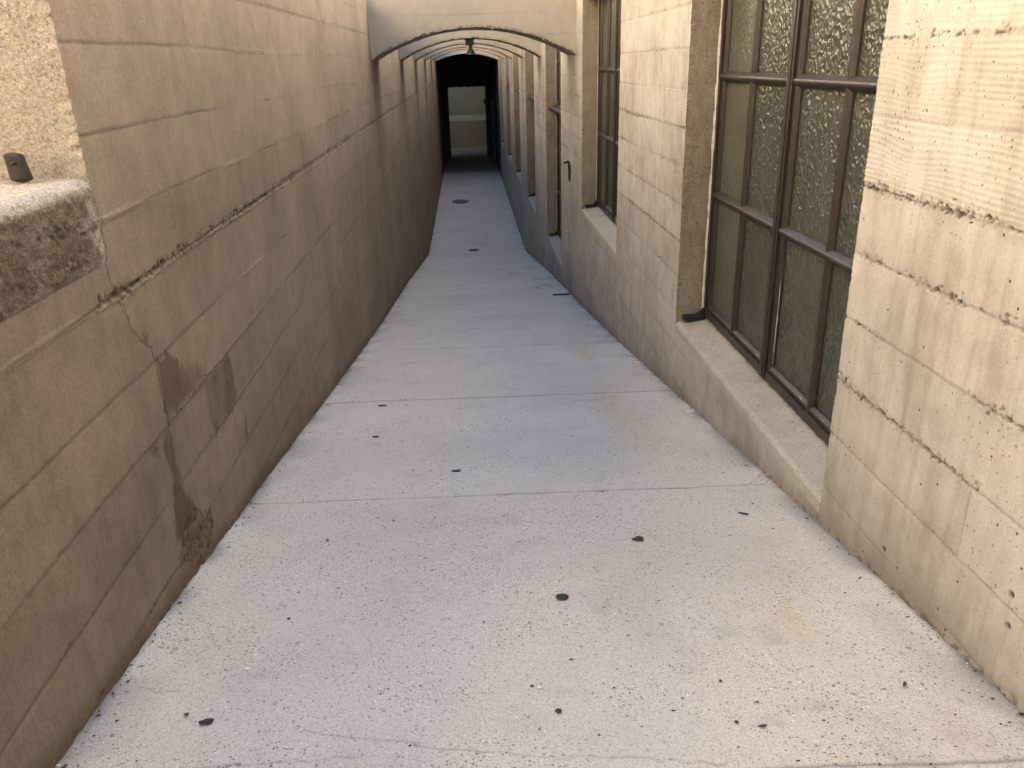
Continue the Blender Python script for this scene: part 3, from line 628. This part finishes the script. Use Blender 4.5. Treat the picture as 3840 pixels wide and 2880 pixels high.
# ---------------------------------------------------------------- arched beams
CX = (XL + XR) / 2; HW = (XR - XL) / 2
def arch_z(x, rise=.30, spring=4.12):
    rad = (HW ** 2 + rise ** 2) / (2 * rise); return spring + rise - rad + np.sqrt(np.maximum(rad ** 2 - (x - CX) ** 2, 0))
def build_beam(i, y, rise=.30, top=4.72, th=.83, spring=4.12):
    S = Soup(); near = i == 0; st = .010 if near else .016
    xs = np.linspace(XL, XR, int(2.23 / st)); v = np.concatenate([np.linspace(0, .55, 62 if near else 36), np.linspace(.6, 1, 5)])
    X, V = np.meshgrid(xs, v, indexing='ij'); zb = arch_z(X, rise, spring); rag = (vn(X / .014, X * 0, 700 + i) - .5) * .012 + (vn(X / .045, X * 0, 701 + i) - .5) * .010
    Z = zb + rag * (1 - sst(0, .05, V)) + V * (top - zb)
    h, p, s_, t = relief(X + 40 + 3 * i, Z, 1, .6)
    e = np.exp(-((Z - zb) / .022) ** 2); pit = np.maximum(np.minimum(p, .55) * .7, e * sst(.52, .72, vn(X / .013, Z / .011, 710 + i)) * .9); Y = y - h * .6 + e * pit * .008
    t2 = np.clip(.5 + (t - .5) * .7, 0, 1)
    S.grid(X, Y, Z, dict(pit=pit, tone=t2), flip=False)
    # soffit
    w = np.linspace(0, 1, 16); X, W = np.meshgrid(xs, w, indexing='ij'); Zs = arch_z(X, rise, spring) + ((vn(X / .014, X * 0, 700 + i) - .5) * .012 + (vn(X / .045, X * 0, 701 + i) - .5) * .010) * (1 - W) ** 2
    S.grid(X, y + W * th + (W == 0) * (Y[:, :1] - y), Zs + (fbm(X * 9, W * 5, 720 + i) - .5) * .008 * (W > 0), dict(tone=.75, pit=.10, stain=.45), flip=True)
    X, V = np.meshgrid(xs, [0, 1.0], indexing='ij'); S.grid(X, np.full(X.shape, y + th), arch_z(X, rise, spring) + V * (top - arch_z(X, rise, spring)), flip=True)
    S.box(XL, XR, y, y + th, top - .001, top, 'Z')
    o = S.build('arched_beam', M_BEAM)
    ordn = ['nearest and largest arched concrete beam spanning the walkway between the walls', 'second arched concrete beam from the camera, carrying the hanging lamp', 'third arched concrete beam from the camera, just behind the lamp', 'fourth arched concrete beam from the camera across the walkway', 'fifth arched concrete beam from the camera, last before the dark passage mouth']
    tag(o, ordn[i], 'beam', 'arched concrete beams across the walkway'); return o
for i, y in enumerate(BEAM): build_beam(i, y)

# ---------------------------------------------------------------- dark vaulted passage at the end
psg = thing('passage_building', 'dark vaulted passage closing the far end of the walkway, with a doorway', 'building', (0, 0, 0))
def build_passage():
    S = Soup(); xs = np.linspace(XL, XR, 90)
    rise, spring = .24, 4.10
    X, V = np.meshgrid(xs, np.linspace(0, 1, 12), indexing='ij'); zb = arch_z(X, rise, spring); S.grid(X, np.full(X.shape, MOUTH), zb + V * (6.2 - zb), dict(tone=.4))
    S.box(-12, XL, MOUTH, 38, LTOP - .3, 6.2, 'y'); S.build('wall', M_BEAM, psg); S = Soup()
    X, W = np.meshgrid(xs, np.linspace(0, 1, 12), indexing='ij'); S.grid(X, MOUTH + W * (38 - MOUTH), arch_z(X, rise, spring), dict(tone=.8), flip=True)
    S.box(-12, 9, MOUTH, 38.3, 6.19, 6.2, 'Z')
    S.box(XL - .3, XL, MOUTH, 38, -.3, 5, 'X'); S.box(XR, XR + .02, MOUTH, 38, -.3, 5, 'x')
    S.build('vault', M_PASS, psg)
    # back wall with a doorway
    S = Soup(); x0, x1, zt = -.755, .905, 3.03
    S.box(XL, x0, 38, 38.3, -.3, 8, 'yXY'); S.box(x1, XR, 38, 38.3, -.3, 8, 'yxY')
    xs = np.linspace(x0, x1, 60); X, V = np.meshgrid(xs, [0, 1.0], indexing='ij'); zz = zt + (vn(X / .12, X * 0, 800) - .5) * .07; Z = zz + V * (8 - zz); S.grid(X, np.full(X.shape, 38.0), Z)
    X, W = np.meshgrid(xs, [0, 1.0], indexing='ij'); S.grid(X, 38 + W * .3, zt + (vn(X / .12, X * 0, 800) - .5) * .07, flip=True)
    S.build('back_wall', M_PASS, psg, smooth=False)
    return
build_passage()
dr = rbox('door', 1.045, XR - .02, 34.6, 34.66, .01, 2.6, M_TEAL, psg, .006); dr['label'] = 'teal door leaf standing open against the right side'
rbox('handle', 1.06, 1.10, 34.53, 34.60, 1.0, 1.14, M_BLACK, dr, .01)
rbox('latch', .82, .903, 37.93, 37.995, 2.28, 2.48, M_BLACK, psg, .02)
# far court behind the doorway
S = Soup()
S.box(-3.2, 3.4, 42.6, 43.4, -.3, 1.30, 'yxX')
X, Y = np.meshgrid([-3.2, 3.4], np.linspace(0, 1, 6), indexing='ij'); S.grid(X, 42.6 + Y * .8, 1.30 + .22 * Y, dict(tone=.0), flip=True)
S.box(-3.2, 3.4, 43.4, 43.8, 1.4, 7.5, 'yZ'); S.build('courtyard_wall', M_COURT, smooth=False)
tag(bpy.data.objects['courtyard_wall'], 'dim olive-grey wall with a pale ledge halfway up, seen through the far doorway', 'wall')
S = Soup(); S.box(-3.3, -3.2, 38.3, 43.8, -.3, 7.5, 'X'); o = S.build('side_wall', M_COURT, smooth=False); tag(o, 'side wall of the small court left of the far doorway', 'wall')
S = Soup(); S.box(3.4, 3.5, 38.3, 43.8, -.3, 7.5, 'x'); o = S.build('side_wall', M_COURT, smooth=False); tag(o, 'side wall of the small court right of the far doorway', 'wall')
S = Soup(); S.box(-3.3, 3.5, 38.3, 40.6, 3.6, 3.9, 'zZY'); o = S.build('court_light_blocker', M_COURT, smooth=False); tag(o, 'added unseen slab that dims the small court behind the far doorway', 'court_light_blocker')  # added unseen slab, keeps sky light off the court

# ---------------------------------------------------------------- tall sunlit building across the terrace (off frame, it throws warm light into the alley)
S = Soup(); S.box(-16, -10.6, -24, 34, 2.5, 19, 'xXyYZ'); o = S.build('tall_building', M_STUCCO, smooth=False)
tag(o, 'tall sunlit ochre stucco building across the terrace beyond the left wall', 'building')

S = Soup(); S.box(-10.5, 12, -14, -8.1, 2.4, 13.0, 'xXyYZ'); o = S.build('rear_light_blocker', M_GROUND, smooth=False)  # added unseen block, holds back sky light around the camera
tag(o, 'added unseen grey block behind the camera that cuts sky light on the near walkway', 'building')
# ---------------------------------------------------------------- small things
def lathe(name, prof, mat, parent, loc, seg=32):
    P = np.array(prof); t = np.linspace(0, 2 * np.pi, seg + 1); T, Rr = np.meshgrid(t, P[:, 0], indexing='ij'); _, Zz = np.meshgrid(t, P[:, 1], indexing='ij')
    S = Soup(); S.grid(Rr * np.cos(T), Rr * np.sin(T), Zz); o = S.build(name, mat, parent); o.location = loc; return o
ly = 13.62 + .16; lx = .112; zt = float(arch_z(np.array([lx]))[0])
lamp = thing('pendant_lamp', 'small black lamp with a bell-shaped shade hanging under the second arched beam', 'lamp', (lx, ly, zt))
rbox('mounting_box', -.068, .068, -.06, .06, -.105, .004, M_LAMP, lamp, .006)
rbox('flange', -.084, .080, -.07, .07, -.026, .006, M_LAMP, lamp, .004)
lathe('stem', [(.0, -.10), (.024, -.10), (.024, -.15), (.0, -.15)], M_LAMP, lamp, (0.012, 0, 0), 20)
lathe('shade', [(.020, -.125), (.026, -.14), (.034, -.165), (.052, -.19), (.064, -.215), (.072, -.238), (.0735, -.246), (.069, -.246), (.060, -.215), (.030, -.16), (.0, -.15)], M_SHADE, lamp, (.012, 0, 0))
bl = lathe('bulb', [(0.0, -.222), (.016, -.218), (.022, -.205), (.018, -.19), (.008, -.175), (0, -.17)], paint('frosted_bulb', (.4, .4, .38), .3), lamp, (.012, 0, 0), 16)

def tube(name, pts, rad, mat, parent=None):
    cu = bpy.data.curves.new(name, 'CURVE'); cu.dimensions = '3D'; cu.bevel_depth = 1.0; cu.bevel_resolution = 3; cu.use_fill_caps = True
    sp = cu.splines.new('POLY'); sp.points.add(len(pts) - 1)
    for i, p in enumerate(pts): sp.points[i].co = (*p, 1); sp.points[i].radius = rad[i] if isinstance(rad, (list, tuple)) else rad
    ob = bpy.data.objects.new(name, cu); me = bpy.data.meshes.new_from_object(ob); bpy.data.objects.remove(ob); return link(name, me, mat, parent)
hk = thing('iron_hook', 'black wrought-iron shutter hook fixed on the pale right wall below the nearest arched beam', 'hook', (XR, 9.9, 2.69))
tube('shank', [(-.012, 0, 0), (-.016, 0, .05), (-.016, 0, .12), (-.018, -.002, .19), (-.020, -.004, .225)], [.009, .011, .011, .013, .014], M_BLACK, hk)
tube('arm', [(-.018, -.004, .222), (-.035, -.005, .236), (-.052, -.006, .228), (-.072, -.006, .222), (-.085, -.006, .224)], [.014, .015, .012, .012, .009], M_BLACK, hk)
rbox('plate', -.010, .002, -.016, .016, .02, .20, M_BLACK, hk, .003)
tube('knuckle', [(-.018, -.022, .165), (-.018, .018, .165)], .012, M_BLACK, hk)

def stub(loc, h, w_, label, group):
    t = thing('anchor_stub', label, 'bolt', loc, group)
    bm = bmesh.new(); bmesh.ops.create_uvsphere(bm, u_segments=20, v_segments=14, radius=1)
    for v in bm.verts:
        z = v.co.z; q = max(abs(v.co.x), abs(v.co.y), 1e-3); rr_ = math.hypot(v.co.x, v.co.y); t_ = (z + 1) / 2; wd_ = min(1, (1 - max(0, (t_ - .72) / .28) ** 2.2) ** .5 + .25) * (1.12 - .2 * t_); u_ = v.co.x / max(rr_, 1e-3); u2 = v.co.y / max(rr_, 1e-3); f_ = min(1, rr_ * 2.2); v.co = Vector((math.copysign(abs(u_) ** .6, u_) * w_ * wd_ * f_, math.copysign(abs(u2) ** .6, u2) * w_ * .5 * wd_ * f_, h * t_ ** .8))
        v.co.x -= v.co.z * .12
    me = bpy.data.meshes.new('plate'); bm.to_mesh(me); bm.free(); link('plate', me, M_RUST, t)
    lathe('nut', [(0, 0), (.006, 0), (.008, .003), (.006, .007), (0, .008)], M_BLACK, t, (-w_ * .25, -w_ * .46, h * .62), 8)
stub((-1.128, 2.135, 3.826), .074, .024, 'rusty iron stub standing on the low wall cap against the tall wall end', 'iron stubs on the low wall cap')
stub((-1.145, 1.985, 3.826), .028, .010, 'small low iron stub on the low wall cap, at the left picture edge', 'iron stubs on the low wall cap')

def fz(x, y): return float((floor_z(np.array([y - .18]))[0] + 2 * floor_z(np.array([y]))[0] + floor_z(np.array([y + .18]))[0]) / 4)
def slope(y): return (fz(0, y + .02) - fz(0, y - .02)) / .04
def blob(name, x, y, rx, ry, th, mat, seed, rot=0, rag=.25, lift=.0022, parent=None):
    rr = np.random.RandomState(seed); n = 28; t = np.linspace(0, 2 * np.pi, n, endpoint=False)
    r = 1 + rag * (vn(np.cos(t) * 1.6 + 5, np.sin(t) * 1.6 + 5, seed) - .5) * 2 + rag * .4 * (vn(np.cos(t) * 5 + 9, np.sin(t) * 5 + 9, seed + 1) - .5) * 2
    bm = bmesh.new(); rings = []
    for s_, hgt in ((1.0, -.3), (.985, .35), (.90, .85), (.6, 1.0)):
        ring = []
        for k in range(n):
            lx_ = rx * r[k] * s_ * math.cos(t[k]); ly_ = ry * r[k] * s_ * math.sin(t[k]); c, sn = math.cos(rot), math.sin(rot); dx, dy = lx_ * c - ly_ * sn, lx_ * sn + ly_ * c
            ring.append(bm.verts.new((dx, dy, slope(y) * dy + th * hgt)))
        rings.append(ring)
    for a_, b_ in zip(rings[:-1], rings[1:]):
        for k in range(n): bm.faces.new((a_[k], a_[(k + 1) % n], b_[(k + 1) % n], b_[k]))
    bm.faces.new(rings[-1])
    me = bpy.data.meshes.new(name); bm.to_mesh(me); bm.free(); o = link(name, me, mat, parent); o.location = (x, y, fz(x, y) + lift); return o
GUM = [(.228, 2.033, .019, .020, 'large smooth round black gum spot, middle of the near walkway', 0, .10),
       (.548, 2.423, .021, .019, 'ragged black gum spot with a pale nick, right of centre beyond the round one', 1, .35),
       (-.696, 1.527, .017, .012, 'black gum spot with a torn left edge near the left wall at the bottom', 2, .30),
       (.157, 1.482, .008, .009, 'small round black gum spot at the bottom centre of the walkway', 3, .12),
       (-.120, 3.272, .020, .012, 'flat brown-black gum spot just beyond the near slab joint', 4, .30),
       (.043, 18.36, .13, .16, 'round dark spot on the floor where the ramp levels out', 5, .08),
       (-.290, 25.43, .27, .42, 'broad faded grey spot in the middle of the far level floor', 6, .12),
       (-.605, 4.593, .030, .020, 'thin dark oval spot near the second slab joint, left of centre', 7, .3),
       (-.563, 3.903, .017, .012, 'small dark oval spot in the left third between the two near joints', 8, .3)]
for x, y, rx, ry, lab, sd_, rag in GUM:
    o = blob('floor_spot', x, y, rx, ry, .0016 if y < 10 else .003, M_GREYSPOT if sd_ in (6,) else M_GUM, 40 + sd_, rag=rag, lift=.0035 if y < 10 else .004)
    tag(o, lab, 'floor spot', 'dark spots on the walkway')
for x, y, r_, lab, sd_ in ((1.195, 4.085, .020, 'white pebble at the foot of the right wall under the nearest window sill', 1), (.118, 1.576, .0065, 'tiny pale pebble lying left of the small round black spot', 2), (-.655, 1.74, .008, 'tiny cream pebble above the torn black spot on the left', 3), (1.13, 2.93, .010, 'flat white chip beside the slab joint near the right wall', 4)):
    o = blob('pebble', x, y, r_, r_ * .8, .008 if r_ > .015 else .003, M_WHITE, 80 + sd_, rag=.2, lift=.003); tag(o, lab, 'pebble', 'pale pebbles on the walkway')
for x, y, rot, L_, lab, sd_ in ((1.02, 1.50, .9, .012, 'brown leaf fragment near the bottom right corner beside the wall', 1), (.62, 1.38, .1, .011, 'pointed brown leaf scrap low on the right half of the walkway', 2), (.99, 2.60, 2.6, .020, 'curled dark twig under the nearest window, beside the near joint', 3)):
    o = blob('dry_leaf' if sd_ < 3 else 'twig', x, y, L_, L_ * .28, .0025, M_LEAF if sd_ < 3 else M_DARKTW, 90 + sd_, rot=rot, rag=.35, lift=.004); tag(o, lab, 'leaf' if sd_ < 3 else 'twig', 'plant litter on the walkway')
# drain slot at the foot of the right wall
dg = thing('floor_drain', 'narrow dark iron drain slot in the walkway against the right wall', 'drain', (1.09, 9.78, fz(1.09, 9.78)))
def sheared(name, x0, x1, y0, y1, z0, z1, mat, par, y):
    o = rbox(name, x0, x1, y0, y1, z0, z1, mat, par, .002)
    for v in o.data.vertices: v.co.z += slope(y) * v.co.y
    return o
sheared('frame', -.095, .125, -.060, .060, -.02, .006, M_GRATE, dg, 9.78)
for k in range(3): sheared('bar', -.085, .115, -.040 + k * .034, -.028 + k * .034, .004, .0105, M_RUST, dg, 9.78)

# litter nobody could count
def litter():
    rr = np.random.RandomState(3); bm = bmesh.new()
    for k in range(1500):
        side_ = rr.rand() < .62; y = 1.2 + 12 * rr.rand() ** 2.0; x = (XL + .008 + abs(rr.randn()) * .035) if side_ and rr.rand() < .5 else ((XR - .008 - abs(rr.randn()) * .04) if side_ else rr.uniform(XL + .05, XR - .05))
        r_ = (.0016 + .0050 * rr.rand() ** 3) * (1 + y * .10); el = rr.uniform(.3, 1); a0 = rr.rand() * 6.28; z = fz(x, y) + .0035; vs = []
        n = rr.randint(5, 8)
        for j in range(n):
            a_ = a0 + j / n * 6.283; q = r_ * rr.uniform(.6, 1.2); dx = q * math.cos(a_); dy = q * el * math.sin(a_); vs.append((x + dx, y + dy, z + slope(y) * dy))
        top = bm.verts.new((x, y, z + r_ * .35)); ring = [bm.verts.new(v) for v in vs]
        for j in range(n):
            f = bm.faces.new((ring[j], ring[(j + 1) % n], top)); f.material_index = 0 if k % 11 else 1
    me = bpy.data.meshes.new('litter'); bm.to_mesh(me); bm.free(); o = link('litter', me, [M_DARKTW, M_WHITE], smooth=False); o['kind'] = 'stuff'
    tag(o, 'scattered grit, crumbs and bits of dry leaf on the walkway', 'litter')
litter()
